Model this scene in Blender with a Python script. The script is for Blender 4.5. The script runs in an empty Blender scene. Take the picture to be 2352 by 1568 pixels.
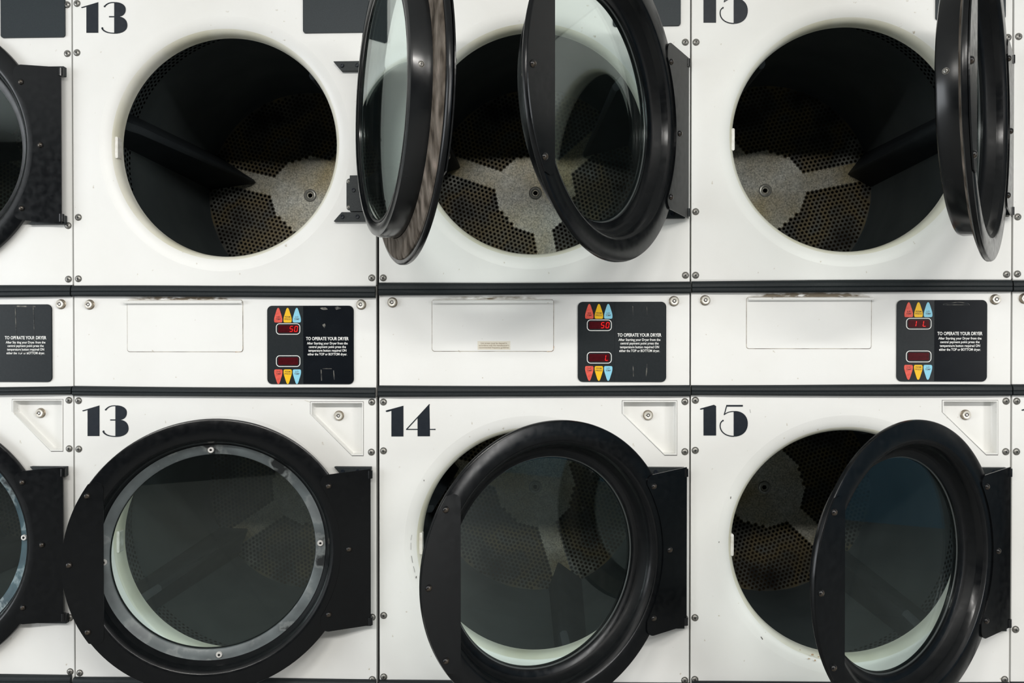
import bpy, math, random
from mathutils import Vector, Matrix
from mathutils.geometry import tessellate_polygon
from math import pi, sin, cos, radians, hypot

sc = bpy.context.scene
COL = sc.collection
random.seed(7)

# ------------------------------------------------------------------ camera
CX, CY, CZ = 1.2258, -2.1361, 1.1385
YAW, PIT = 0.0371, 0.0088
F = 1916.0
cd = bpy.data.cameras.new('camera'); cam = bpy.data.objects.new('camera', cd); COL.objects.link(cam)
cd.sensor_width = 36.0; cd.lens = 36.0 * F / 2352.0; cd.clip_start = 0.05
cam.location = (CX, CY, CZ)
cam.rotation_euler = (pi / 2 - PIT, 0, YAW)
sc.camera = cam

# ------------------------------------------------------------------ world, exposure
sc.view_settings.view_transform = 'Standard'
sc.view_settings.look = 'None'
sc.view_settings.gamma = 1.0
sc.view_settings.use_curve_mapping = False
sc.view_settings.exposure = 0.05
w = bpy.data.worlds.new('world'); sc.world = w; w.use_nodes = True
bg = w.node_tree.nodes['Background']
bg.inputs[0].default_value = (0.75, 0.86, 1.0, 1); bg.inputs[1].default_value = 1.0


def area(name, loc, rot, sx, sy, power, colr=(1, 1, 1)):
    l = bpy.data.lights.new(name, 'AREA'); l.shape = 'RECTANGLE'; l.size = sx; l.size_y = sy
    l.energy = power; l.color = colr
    o = bpy.data.objects.new(name, l); COL.objects.link(o); o.location = loc; o.rotation_euler = rot
    return o


# daylight from the left window; the right one is added to brighten nearby fronts
area('window_and_fill_light', (-3.22, -2.55, 1.35), (radians(90), 0, radians(-90)), 2.6, 2.1, 84, (0.95, 0.98, 1.0))
area('window_and_fill_light', (5.32, -3.9, 1.35), (radians(90), 0, radians(90)), 1.15, 2.1, 85, (1.0, 0.98, 0.95))

# ------------------------------------------------------------------ materials


def mat(name, base=(.8, .8, .8), rough=.5, metal=0., spec=.5, emit=None, es=1.):
    m = bpy.data.materials.new(name); m.use_nodes = True
    b = m.node_tree.nodes['Principled BSDF']
    b.inputs['Base Color'].default_value = (*base, 1); b.inputs['Roughness'].default_value = rough
    b.inputs['Metallic'].default_value = metal; b.inputs['Specular IOR Level'].default_value = spec
    if emit:
        b.inputs['Emission Color'].default_value = (*emit, 1); b.inputs['Emission Strength'].default_value = es
    return m


def N(m, t, **kw):
    n = m.node_tree.nodes.new(t)
    for k, v in kw.items():
        if k in n.inputs:
            n.inputs[k].default_value = v
        else:
            setattr(n, k, v)
    return n


def L(m, a, b):
    m.node_tree.links.new(a, b)


def ramp(m, src, stops):
    r = N(m, 'ShaderNodeValToRGB')
    els = r.color_ramp.elements
    while len(els) < len(stops):
        els.new(0.5)
    for e, (p, c) in zip(els, stops):
        e.position = p; e.color = (*c, 1)
    L(m, src, r.inputs[0])
    return r


def bump(m, src, strength, dist=.001):
    b = N(m, 'ShaderNodeBump', Strength=strength, Distance=dist)
    L(m, src, b.inputs['Height'])
    L(m, b.outputs[0], m.node_tree.nodes['Principled BSDF'].inputs['Normal'])


def noise_mat(name, stops, scale, rough=.5, metal=0., spec=.5, bmp=0., detail=4., stretch=None, rr=None):
    m = mat(name, rough=rough, metal=metal, spec=spec)
    tc = N(m, 'ShaderNodeTexCoord'); src = tc.outputs['Object']
    if stretch:
        mp = N(m, 'ShaderNodeMapping'); mp.inputs['Scale'].default_value = stretch
        L(m, src, mp.inputs[0]); src = mp.outputs[0]
    n = N(m, 'ShaderNodeTexNoise', Scale=scale, Detail=detail)
    L(m, src, n.inputs['Vector'])
    r = ramp(m, n.outputs['Fac'], stops)
    L(m, r.outputs[0], m.node_tree.nodes['Principled BSDF'].inputs['Base Color'])
    if bmp:
        bump(m, n.outputs['Fac'], bmp)
    if rr:
        r2 = ramp(m, n.outputs['Fac'], [(.3, (rr[0],) * 3), (.7, (rr[1],) * 3)])
        L(m, r2.outputs[0], m.node_tree.nodes['Principled BSDF'].inputs['Roughness'])
    return m


M = {}
# white enamel with faint grime specks and tiny scattered scuffs
m = mat('white_enamel', (.8, .8, .78), .38, spec=.45)
tc = N(m, 'ShaderNodeTexCoord')
n1 = N(m, 'ShaderNodeTexNoise', Scale=2.2, Detail=6.); L(m, tc.outputs['Object'], n1.inputs['Vector'])
r1 = ramp(m, n1.outputs['Fac'], [(.3, (.77, .765, .735)), (.6, (.83, .83, .81))])
n2 = N(m, 'ShaderNodeTexNoise', Scale=60., Detail=2.); L(m, tc.outputs['Object'], n2.inputs['Vector'])
r2 = ramp(m, n2.outputs['Fac'], [(.72, (1, 1, 1)), (.80, (.62, .56, .47))])
mx = N(m, 'ShaderNodeMix', data_type='RGBA', blend_type='MULTIPLY'); mx.inputs[0].default_value = 1.
L(m, r1.outputs[0], mx.inputs[6]); L(m, r2.outputs[0], mx.inputs[7])
L(m, mx.outputs[2], m.node_tree.nodes['Principled BSDF'].inputs['Base Color'])
n3 = N(m, 'ShaderNodeTexNoise', Scale=350., Detail=2.); L(m, tc.outputs['Object'], n3.inputs['Vector'])
bump(m, n3.outputs['Fac'], .06, .0006)
M['white'] = m


def grime_mat(xc, hw, zc, hh, amount):
    """the same enamel with the brown finger grime that collects above a drawer lip"""
    g = M['white'].copy(); g.name = 'grimed_enamel'
    b = g.node_tree.nodes['Principled BSDF']; src = b.inputs['Base Color'].links[0].from_socket
    t = N(g, 'ShaderNodeTexCoord'); sp = N(g, 'ShaderNodeSeparateXYZ'); L(g, t.outputs['Object'], sp.inputs[0])

    def fall(sock, c, h_):
        a = N(g, 'ShaderNodeMath', operation='SUBTRACT'); L(g, sock, a.inputs[0]); a.inputs[1].default_value = c
        a2 = N(g, 'ShaderNodeMath', operation='DIVIDE'); L(g, a.outputs[0], a2.inputs[0]); a2.inputs[1].default_value = h_
        a3 = N(g, 'ShaderNodeMath', operation='POWER'); L(g, a2.outputs[0], a3.inputs[0]); a3.inputs[1].default_value = 2
        a4 = N(g, 'ShaderNodeMath', operation='SUBTRACT'); a4.inputs[0].default_value = 1; L(g, a3.outputs[0], a4.inputs[1]); a4.use_clamp = True
        return a4.outputs[0]
    m_ = N(g, 'ShaderNodeMath', operation='MULTIPLY'); L(g, fall(sp.outputs['X'], xc, hw), m_.inputs[0]); L(g, fall(sp.outputs['Z'], zc, hh), m_.inputs[1])
    mp = N(g, 'ShaderNodeMapping'); mp.inputs['Scale'].default_value = (.5, 1, 1.6); L(g, t.outputs['Object'], mp.inputs[0])
    n = N(g, 'ShaderNodeTexNoise', Scale=70., Detail=6.); L(g, mp.outputs[0], n.inputs['Vector'])
    n_ = ramp(g, n.outputs['Fac'], [(.34, (0, 0, 0)), (.62, (1, 1, 1))])
    m2_ = N(g, 'ShaderNodeMath', operation='MULTIPLY'); L(g, m_.outputs[0], m2_.inputs[0]); L(g, n_.outputs[0], m2_.inputs[1])
    m3_ = N(g, 'ShaderNodeMath', operation='MULTIPLY'); L(g, m2_.outputs[0], m3_.inputs[0]); m3_.inputs[1].default_value = amount * 3; m3_.use_clamp = True
    mx_ = N(g, 'ShaderNodeMix', data_type='RGBA', blend_type='MIX'); L(g, m3_.outputs[0], mx_.inputs[0]); L(g, src, mx_.inputs[6]); mx_.inputs[7].default_value = (.16, .13, .09, 1)
    L(g, mx_.outputs[2], b.inputs['Base Color'])
    return g


M['lip'] = noise_mat('cream_enamel', [(.35, (.66, .64, .52)), (.65, (.78, .77, .70))], 7, .35)  # slightly creamier enamel for the inner turn of the opening lip
M['edge'] = noise_mat('worn_panel_edge', [(.35, (.55, .5, .42)), (.55, (.75, .74, .7))], 40, .5)
M['black'] = noise_mat('black_door_paint', [(.3, (.0028, .0034, .0042)), (.7, (.0045, .0052, .006))], 60, .2, spec=.30, bmp=.03, rr=(.17, .27))
M['blackdull'] = noise_mat('worn_black_door_paint', [(.3, (.0028, .0034, .0042)), (.7, (.0045, .0052, .006))], 60, .45, spec=.2, bmp=.04, rr=(.38, .5))
M['blackplug'] = noise_mat('glossy_black_enamel', [(.3, (.004, .0048, .0055)), (.75, (.009, .010, .011))], 9, .2, spec=.4, rr=(.1, .28))
M['rubber'] = noise_mat('black_rubber', [(.3, (.007, .010, .012)), (.7, (.013, .018, .020))], 300, .55, spec=.3, bmp=.12)
M['plate'] = noise_mat('charcoal_plate', [(.3, (.016, .023, .027)), (.7, (.022, .030, .035))], 400, .45, spec=.3, bmp=.1)
M['bracket'] = noise_mat('charcoal_cast_metal', [(.3, (.014, .018, .020)), (.7, (.024, .029, .031))], 250, .5, spec=.3, bmp=.15)
M['number'] = noise_mat('black_vinyl_number', [(.3, (.007, .011, .018)), (.7, (.012, .017, .024))], 80, .45, spec=.3)
M['steel'] = noise_mat('screw_steel', [(.3, (.20, .195, .18)), (.7, (.42, .41, .38))], 300, .42, metal=.85)
M['washer'] = noise_mat('dull_washer', [(.3, (.10, .10, .09)), (.7, (.24, .23, .21))], 300, .5, metal=.7)
M['dark'] = mat('dark_recess', (.01, .01, .01), .7)
M['chrome'] = noise_mat('nickel_lock', [(.3, (.22, .18, .13)), (.7, (.42, .37, .30))], 200, .35, metal=.8)
M['lockring'] = mat('pale_lock_ring', (.72, .69, .62), .35, metal=.35)
M['lockface'] = mat('bright_lock_face', (.85, .83, .8), .35, metal=.5)
M['felt'] = noise_mat('grey_brown_felt_seal', [(.30, (.018, .015, .012)), (.42, (.075, .062, .05)), (.58, (.15, .13, .11)), (.75, (.27, .22, .19))], 42, .9, spec=.1, bmp=.6, stretch=(1, 1, .35))
M['greyring'] = noise_mat('peeling_grey_ring', [(.40, (.008, .010, .011)), (.43, (.15, .165, .165)), (.46, (.075, .088, .092)), (.6, (.115, .135, .14)), (.63, (.18, .20, .20)), (.66, (.14, .155, .16)), (.8, (.10, .11, .115))], 9, .5, bmp=.5, detail=6)
M['bluering'] = noise_mat('peeling_blue_grey_ring', [(.40, (.012, .015, .017)), (.44, (.20, .25, .26)), (.47, (.02, .05, .065)), (.6, (.04, .09, .11)), (.64, (.2, .27, .29)), (.7, (.05, .10, .12))], 12, .5, bmp=.5, detail=6)
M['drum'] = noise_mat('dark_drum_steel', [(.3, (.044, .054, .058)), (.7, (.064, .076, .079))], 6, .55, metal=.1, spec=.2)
M['rib'] = noise_mat('dark_baffle_steel', [(.3, (.018, .022, .026)), (.7, (.028, .034, .038))], 12, .6, metal=.2, spec=.3)
M['duct'] = noise_mat('scorched_duct', [(.35, (.006, .005, .004)), (.6, (.05, .032, .012)), (.8, (.16, .11, .03))], 5, .8)
# galvanised steel with spangle and heat tint
m = mat('galvanised_steel', rough=.45, metal=.3)
tc = N(m, 'ShaderNodeTexCoord')
v = N(m, 'ShaderNodeTexVoronoi', Scale=230.); L(m, tc.outputs['Object'], v.inputs['Vector'])
r1 = ramp(m, v.outputs['Color'], [(.1, (.34, .35, .32)), (.9, (.74, .75, .69))])
n1 = N(m, 'ShaderNodeTexNoise', Scale=5., Detail=3.); L(m, tc.outputs['Object'], n1.inputs['Vector'])
r2 = ramp(m, n1.outputs['Fac'], [(.38, (1, 1, 1)), (.68, (.72, .60, .38))])
mx = N(m, 'ShaderNodeMix', data_type='RGBA', blend_type='MULTIPLY'); mx.inputs[0].default_value = 1.
L(m, r1.outputs[0], mx.inputs[6]); L(m, r2.outputs[0], mx.inputs[7])
L(m, mx.outputs[2], m.node_tree.nodes['Principled BSDF'].inputs['Base Color'])
M['galv'] = m
M['polished'] = noise_mat('rubbed_bright_steel', [(.3, (.45, .45, .40)), (.7, (.75, .74, .68))], 60, .35, metal=.5)
M['perf'] = noise_mat('grimy_perforated_steel', [(.34, (.03, .03, .027)), (.46, (.10, .10, .085)), (.54, (.17, .135, .07)), (.62, (.13, .135, .12)), (.75, (.34, .34, .30))], 5.5, .5, metal=.3, detail=3)
M['membrane'] = noise_mat('black_keypad_film', [(.3, (.010, .014, .016)), (.7, (.014, .018, .021))], 200, .38, spec=.3, bmp=.05)
M['membrane2'] = noise_mat('glossy_black_overlay', [(.3, (.004, .0055, .008)), (.7, (.007, .009, .012))], 12, .2, spec=.3)
M['scratch'] = noise_mat('scraped_keypad_film', [(.45, (.012, .015, .018)), (.7, (.22, .21, .18))], 70, .6, detail=5)
M['print'] = mat('white_print', (.85, .85, .83), .5)
M['red'] = noise_mat('red_button', [(.3, (.62, .05, .03)), (.7, (.78, .13, .09))], 120, .45)
M['yellow'] = mat('yellow_button', (.86, .50, .003), .45)
M['blue'] = mat('blue_button', (.25, .60, .76), .45)
M['buttontext'] = mat('dark_button_print', (.06, .02, .02), .5)
M['led_back'] = noise_mat('dark_red_window', [(.3, (.045, .002, .004)), (.7, (.075, .003, .007))], 150, .2)
M['led'] = mat('lit_red_segment', (.5, .0, .0), .4, emit=(1., .010, .006), es=.85)
M['sticker'] = mat('cream_paper_sticker', (.74, .70, .60), .6)
M['stickertext'] = mat('brown_sticker_print', (.28, .21, .13), .6)
M['soot'] = noise_mat('soot_smudge', [(.4, (.55, .5, .42)), (.6, (.12, .09, .06))], 35, .8, detail=6, stretch=(.6, 1, 1))
M['rust'] = noise_mat('rust_stain', [(.4, (.62, .5, .36)), (.7, (.32, .14, .05))], 90, .8)
M['chip'] = mat('chipped_paint', (.05, .045, .04), .7)
M['cabinet'] = noise_mat('bare_cabinet_sheet', [(.3, (.03, .03, .03)), (.7, (.05, .05, .05))], 5, .7)
M['tab'] = noise_mat('white_catch_metal', [(.3, (.6, .57, .5)), (.7, (.88, .87, .83))], 60, .35)
m = bpy.data.materials.new('door_glass'); m.use_nodes = True
nt = m.node_tree; nt.nodes.clear()
out = nt.nodes.new('ShaderNodeOutputMaterial'); tr = nt.nodes.new('ShaderNodeBsdfTransparent')
tr.inputs[0].default_value = (.905, .95, .94, 1)
gl = nt.nodes.new('ShaderNodeBsdfGlossy'); gl.inputs['Roughness'].default_value = .015
gl.inputs[0].default_value = (.9, .97, .95, 1)
fr = nt.nodes.new('ShaderNodeFresnel'); fr.inputs[0].default_value = 1.5
df = nt.nodes.new('ShaderNodeBsdfDiffuse'); df.inputs[0].default_value = (.55, .66, .64, 1)
m1 = nt.nodes.new('ShaderNodeMixShader'); m1.inputs[0].default_value = .002
m2 = nt.nodes.new('ShaderNodeMixShader')
nt.links.new(tr.outputs[0], m1.inputs[1]); nt.links.new(df.outputs[0], m1.inputs[2])
ge = nt.nodes.new('ShaderNodeNewGeometry'); mr = nt.nodes.new('ShaderNodeMapRange')   # air to glass and glass to air reflect alike
mr.inputs['To Min'].default_value = 1.5; mr.inputs['To Max'].default_value = 1 / 1.5
nt.links.new(ge.outputs['Backfacing'], mr.inputs['Value']); nt.links.new(mr.outputs[0], fr.inputs[0])
nt.links.new(fr.outputs[0], m2.inputs[0]); nt.links.new(m1.outputs[0], m2.inputs[1]); nt.links.new(gl.outputs[0], m2.inputs[2])
nt.links.new(m2.outputs[0], out.inputs[0])
M['glass'] = m
M['wall'] = noise_mat('painted_wall', [(.3, (.50, .50, .48)), (.7, (.56, .56, .54))], 4, .8)
M['darkwall'] = noise_mat('dark_painted_wall', [(.3, (.025, .026, .027)), (.7, (.035, .036, .037))], 4, .9)
M['bluewall'] = noise_mat('blue_painted_wall', [(.3, (.05, .13, .20)), (.7, (.07, .16, .24))], 4, .7)
M['ceil'] = noise_mat('ceiling_paint', [(.3, (.72, .72, .70)), (.7, (.78, .78, .76))], 6, .9)
m = mat('floor_tile', (.3, .3, .3), .5)
tc = N(m, 'ShaderNodeTexCoord'); br = N(m, 'ShaderNodeTexBrick', Scale=1.0)
br.inputs['Color1'].default_value = (.16, .16, .155, 1); br.inputs['Color2'].default_value = (.19, .19, .18, 1)
br.inputs['Mortar'].default_value = (.12, .12, .12, 1); br.inputs['Mortar Size'].default_value = .005
br.inputs['Brick Width'].default_value = .4; br.inputs['Row Height'].default_value = .4; br.offset = 0
L(m, tc.outputs['Object'], br.inputs['Vector'])
L(m, br.outputs['Color'], m.node_tree.nodes['Principled BSDF'].inputs['Base Color'])
M['floor'] = m
M['lamp'] = mat('lit_tube', (.9, .9, .9), .5, emit=(1, .98, .94), es=9.)
M['lampbody'] = mat('white_fixture', (.7, .7, .7), .5)

# ------------------------------------------------------------------ mesh helpers


class MB:
    def __init__(s):
        s.v = []; s.f = []; s.mi = []; s.k = 0

    def add(s, vs, fs):
        o = len(s.v); s.v += [tuple(p) for p in vs]; s.f += [tuple(i + o for i in f) for f in fs]; s.mi += [s.k] * len(fs)
        return s

    def box(s, x0, x1, y0, y1, z0, z1):
        vs = [(x, y, z) for x in (x0, x1) for y in (y0, y1) for z in (z0, z1)]
        return s.add(vs, [(0, 1, 3, 2), (4, 6, 7, 5), (0, 4, 5, 1), (2, 3, 7, 6), (0, 2, 6, 4), (1, 5, 7, 3)])

    def rev(s, prof, cx=0, cz=0, n=96, closed=False, a0=0., a1=2 * pi):
        """revolve (r, y) profile about an axis along y through (cx, cz)"""
        full = abs(a1 - a0 - 2 * pi) < 1e-6
        m_ = n if full else n + 1
        vs = [(cx + r * cos(a0 + (a1 - a0) * i / n), y, cz + r * sin(a0 + (a1 - a0) * i / n)) for i in range(m_) for r, y in prof]
        k = len(prof); fs = []
        for i in range(n):
            j = (i + 1) % m_
            for q in range(k if closed else k - 1):
                q2 = (q + 1) % k
                fs.append((i * k + q, i * k + q2, j * k + q2, j * k + q))
        return s.add(vs, fs)

    def prism(s, loops, y0, y1):
        """flat polygon (x, z), first loop outer, others holes; thick from y0 (front) to y1"""
        vecs = [[Vector((x, z, 0)) for x, z in lp] for lp in loops]
        tri = tessellate_polygon(vecs)
        pts = [p for lp in loops for p in lp]; n = len(pts)
        vs = [(x, y0, z) for x, z in pts] + [(x, y1, z) for x, z in pts]
        fs = []
        for t in tri:
            a, b, c = [pts[i] for i in t]
            ar = (b[0] - a[0]) * (c[1] - a[1]) - (b[1] - a[1]) * (c[0] - a[0])
            t2 = t if ar > 0 else t[::-1]
            fs.append(tuple(t2)); fs.append(tuple(i + n for i in t2[::-1]))
        o = 0
        for li, lp in enumerate(loops):
            k = len(lp)
            ar = sum(lp[i][0] * lp[(i + 1) % k][1] - lp[(i + 1) % k][0] * lp[i][1] for i in range(k))
            ccw = ar > 0
            for i in range(k):
                a, b = o + i, o + (i + 1) % k
                if ccw != (li == 0):
                    a, b = b, a
                fs.append((a, a + n, b + n, b))
            o += k
        return s.add(vs, fs)

    def mesh(s, name, mats, smooth=False, merge=False):
        me = bpy.data.meshes.new(name); me.from_pydata(s.v, [], s.f); me.update()
        for m_ in mats:
            me.materials.append(m_)
        if any(s.mi):
            me.polygons.foreach_set('material_index', s.mi)
        if smooth:
            me.polygons.foreach_set('use_smooth', [True] * len(me.polygons))
            me.set_sharp_from_angle(angle=radians(38))
        return me


CACHE = {}


def put(name, parent, me, bevel=0., seg=2, loc=(0, 0, 0), label=None):
    o = bpy.data.objects.new(name, me); COL.objects.link(o); o.parent = parent; o.location = loc
    if bevel:
        b = o.modifiers.new('bevel', 'BEVEL'); b.width = bevel; b.segments = seg; b.limit_method = 'ANGLE'; b.angle_limit = radians(40)
    if label:
        o['label'] = label
    return o


def rrect(x0, x1, z0, z1, r, n=6):
    pts = []
    for cx, cz, a in ((x1 - r, z1 - r, 0), (x0 + r, z1 - r, 90), (x0 + r, z0 + r, 180), (x1 - r, z0 + r, 270)):
        for i in range(n + 1):
            t = radians(a + 90 * i / n); pts.append((cx + r * cos(t), cz + r * sin(t)))
    return pts


def circ(cx, cz, r, n=96):
    return [(cx + r * cos(2 * pi * i / n), cz + r * sin(2 * pi * i / n)) for i in range(n)]


def bez(p0, p1, p2, p3, n=10):
    return [tuple((1 - t) ** 3 * a + 3 * t * (1 - t) ** 2 * b + 3 * t * t * (1 - t) * c + t ** 3 * d for a, b, c, d in zip(p0, p1, p2, p3)) for t in [i / n for i in range(n + 1)]]


def stroke(pts, wds):
    """ribbon polygon along a polyline with a width per point"""
    Lf, R = [], []
    for i, p in enumerate(pts):
        a = pts[max(i - 1, 0)]; b = pts[min(i + 1, len(pts) - 1)]
        dx, dz = b[0] - a[0], b[1] - a[1]; d = hypot(dx, dz) or 1
        w_ = (wds[i] if hasattr(wds, '__len__') else wds) / 2
        Lf.append((p[0] - dz / d * w_, p[1] + dx / d * w_)); R.append((p[0] + dz / d * w_, p[1] - dx / d * w_))
    return Lf + R[::-1]


W = .8
R_ = Matrix.Rotation(YAW, 3, 'Z') @ Matrix.Rotation(pi / 2 - PIT, 3, 'X')


def U(u, px, py, y=0.):
    """pixel of the photograph -> point (x in the machine's own frame, height z) on the plane of its front"""
    d = R_ @ Vector(((px - 1176) / F, -(py - 784) / F, -1))
    t = (y - CY) / d.y
    return (CX + d.x * t - (u - 13) * W, CZ + d.z * t)


# ------------------------------------------------------------------ room
def struct(name, me):
    o = put(name, None, me); o['kind'] = 'structure'; return o


RX0, RX1, RY0, RY1, RH = -3.3, 5.4, -4.7, 1.0, 2.75
struct('floor', MB().box(RX0, RX1, RY0, RY1 + .1, -.1, 0).mesh('floor', [M['floor']]))
struct('ceiling', MB().box(RX0, RX1, RY0, RY1 + .1, RH, RH + .1).mesh('ceiling', [M['ceil']]))
mb = MB().box(RX0, -.82, .03, .13, 0, RH).box(3.22, RX1, .03, .13, 0, RH).box(-.82, 3.22, .03, .13, 2.13, RH)
mb.box(RX0, RX1, RY1, RY1 + .1, 0, RH)
struct('wall_back', mb.mesh('wall_back', [M['wall']]))
# side walls with window openings, plain dark wall behind the camera
def side_wall(nm, xa, xb, ya, yb, m_):
    mb = MB().box(xa, xb, RY0, RY1 + .1, 0, .3).box(xa, xb, RY0, RY1 + .1, 2.4, RH).box(xa, xb, RY0, ya, .3, 2.4).box(xa, xb, yb, RY1 + .1, .3, 2.4)
    struct(nm, mb.mesh(nm, [m_]))


def window(nm, x, ya, yb):
    mb = MB()
    for y in (ya, (ya + yb) / 2 - .025, yb - .05):
        mb.box(x - .03, x + .03, y, y + .05, .3, 2.4)
    mb.box(x - .03, x + .03, ya, yb, .3, .35).box(x - .03, x + .03, ya, yb, 2.35, 2.4)
    struct(nm, mb.mesh(nm, [M['lampbody']]))


side_wall('wall_left', RX0 - .1, RX0, -3.9, -1.2, M['wall'])
side_wall('wall_right', RX1, RX1 + .1, -4.5, -3.3, M['bluewall'])
window('window_1', RX0 - .05, -3.9, -1.2)
window('fill_window', RX1 + .05, -4.5, -3.3)  # unseen window, added as a frame for the right-hand fill light
struct('wall_front', MB().box(RX0, RX1, RY0 - .1, RY0, 0, RH).mesh('wall_front', [M['darkwall']]))
LAMP_POWER = 50
LT = radians(15)     # the battens are tilted towards the machines
LDN = Vector((0, sin(LT), -cos(LT)))
for i, (x, lab) in enumerate(((-.05, 'tilted fluorescent batten under the ceiling, facing the dryers, leftmost of three'), (1.6, 'tilted fluorescent batten under the ceiling, facing the dryers, middle of three'), (3.3, 'tilted fluorescent batten under the ceiling, facing the dryers, rightmost of three'))):
    e = bpy.data.objects.new('ceiling_light', None); COL.objects.link(e); e.location = (x, -3.1, RH - .12)
    e.rotation_euler = (LT, 0, 0)
    e['label'] = lab; e['category'] = 'lamp'; e['group'] = 'battens under the ceiling'
    put('fixture_body', e, MB().box(-.68, .68, -.08, .08, 0, .04).mesh('fixture_body', [M['lampbody']]), .004)
    put('tube', e, MB().box(-.62, .62, -.02, .02, -.036, -.001).mesh('tube', [M['lamp']]), .012, 3)
    for sx in (-.4, .4):
        put('hanger', e, MB().box(sx - .01, sx + .01, -.01, .01, .04, .09).mesh('hanger', [M['lampbody']]))
    area('batten_light', Vector((x, -3.1, RH - .12)) + LDN * .045, (LT, 0, 0), 1.24, .12, LAMP_POWER, (1., .975, .93))

# ------------------------------------------------------------------ dryer dimensions (metres, machine frame)
OCX = .399; OR = .289
CZU, CZL = 1.6345, .5995
XH = .7808; DL = XH - OCX
YH, DE = .0079, .0107
RO = .3387
DRY0, DRY1, DRR = .05, .804, .365


def lip_profile():
    return [(.330, 0.), (.318, .0015), (.309, .004), (.300, .008), (.2935, .0145), (.290, .023), (OR, .032), (OR, .048)]


def hexplate():
    if 'hex' in CACHE:
        return CACHE['hex']
    p = .0150; rh = .0048; mb = MB(); rows = int(DRR / (p * .866)) + 2
    C6 = [(p / math.sqrt(3) * cos(radians(30 + 60 * i)), p / math.sqrt(3) * sin(radians(30 + 60 * i))) for i in range(6)]
    for j in range(-rows, rows + 1):
        for i in range(-30, 31):
            x = (i + (j % 2) * .5) * p; z = j * p * .866; r = hypot(x, z)
            if r > DRR + p * .3:
                continue
            solid = r < .134 or r > DRR - .006
            for a in (0, 120, 240):
                t = radians(a); al = x * cos(t) + z * sin(t); pe = -x * sin(t) + z * cos(t)
                if al > 0 and abs(pe) < .034:
                    solid = True
            if r < .0095 * 1.2:
                continue
            mb.k = 0 if solid and r < DRR - .006 else 1
            if solid:
                mb.add([(x + a, 0, z + b) for a, b in C6], [(0, 1, 2, 3, 4, 5)])
            else:
                vs = []
                for q in range(12):
                    a = radians(30 * q)
                    k = q // 2 if q % 2 else None
                    if q % 2:      # corner directions 30, 90, ...
                        ox, oz = C6[(q - 1) // 2]
                    else:          # edge midpoints 0, 60, ...
                        ox, oz = p / 2 * cos(a), p / 2 * sin(a)
                    vs.append((x + ox, 0, z + oz)); vs.append((x + rh * cos(a), 0, z + rh * sin(a)))
                mb.add(vs, [(2 * q, (2 * q + 2) % 24, (2 * q + 3) % 24, 2 * q + 1) for q in range(12)])
    # pressed, rubbed-bright dimple and centre bore
    mb.k = 2
    mb.rev([(.023, -.0004), (.019, -.0030), (.015, -.0040), (.011, -.001), (.0090, .006)], n=32)
    mb.rev([(.0090, .006), (.0085, .012)], n=32)
    CACHE['hex'] = mb.mesh('drum_back', [M['galv'], M['perf'], M['polished']])
    return CACHE['hex']


def drumshell():
    if 'shell' in CACHE:
        return CACHE['shell']
    mb = MB()
    n = 152; p = 2 * pi * DRR / n; rh = p * .31; rows = 11; y = DRY0 + .045
    mb.rev([(DRR, DRY0), (DRR, y)], n=n)
    for j in range(rows):
        for i in range(n):
            t0 = (i + (j % 2) * .5) * p; yc = y + (j + .5) * p * .866
            rect = [(-p / 2, -p * .433), (0, -p * .433), (p / 2, -p * .433), (p / 2, 0), (p / 2, p * .433), (0, p * .433), (-p / 2, p * .433), (-p / 2, 0)]
            vs = []
            for (a, b) in rect:
                d = hypot(a, b)
                for q in (1, rh / d):
                    th = (t0 + a * q) / DRR
                    vs.append((DRR * cos(th), yc + b * q, DRR * sin(th)))
            mb.add(vs, [(2 * q, (2 * q + 2) % 16, (2 * q + 3) % 16, 2 * q + 1) for q in range(8)])
    y += rows * p * .866
    mb.rev([(DRR, y), (DRR, DRY1 - .012), (DRR - .004, DRY1 - .006), (DRR - .002, DRY1)], n=n)
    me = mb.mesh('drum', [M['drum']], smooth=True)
    CACHE['shell'] = me
    return me


def rib_mesh(th, rb, rf):
    """triangular lifting baffle running along the drum wall"""
    key = ('rib', round(th, 2), rb, rf)
    if key in CACHE:
        return CACHE[key]
    secs = []
    for y, ra, w_, tp in ((DRY0 + .006, .338, .040, .012), (DRY0 + .075, rf, .047, .010), (DRY1 - .02, rb, .062, .007), (DRY1 - .001, rb + .0, .066, .004)):
        a = w_ / DRR
        sec = []
        prof = [(-w_, math.sqrt(DRR ** 2 - w_ ** 2) + .004), (-w_ * .62, DRR - (DRR - ra) * .40), (-tp, ra + .004), (0, ra), (tp, ra + .004), (w_ * .62, DRR - (DRR - ra) * .40), (w_, math.sqrt(DRR ** 2 - w_ ** 2) + .004)]
        for t, r in prof:
            sec.append((r * cos(th) - t * sin(th), y, r * sin(th) + t * cos(th)))
        secs.append(sec)
    k = len(secs[0]); mb = MB(); fs = []
    for s_ in range(3):
        for i in range(k - 1):
            fs.append((s_ * k + i, s_ * k + i + 1, (s_ + 1) * k + i + 1, (s_ + 1) * k + i))
    fs.append(tuple(range(k))[::-1]); fs.append(tuple(range(3 * k, 4 * k)))
    mb.add([p for s_ in secs for p in s_], fs)
    CACHE[key] = mb.mesh('baffle', [M['rib']], smooth=True)
    return CACHE[key]


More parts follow.
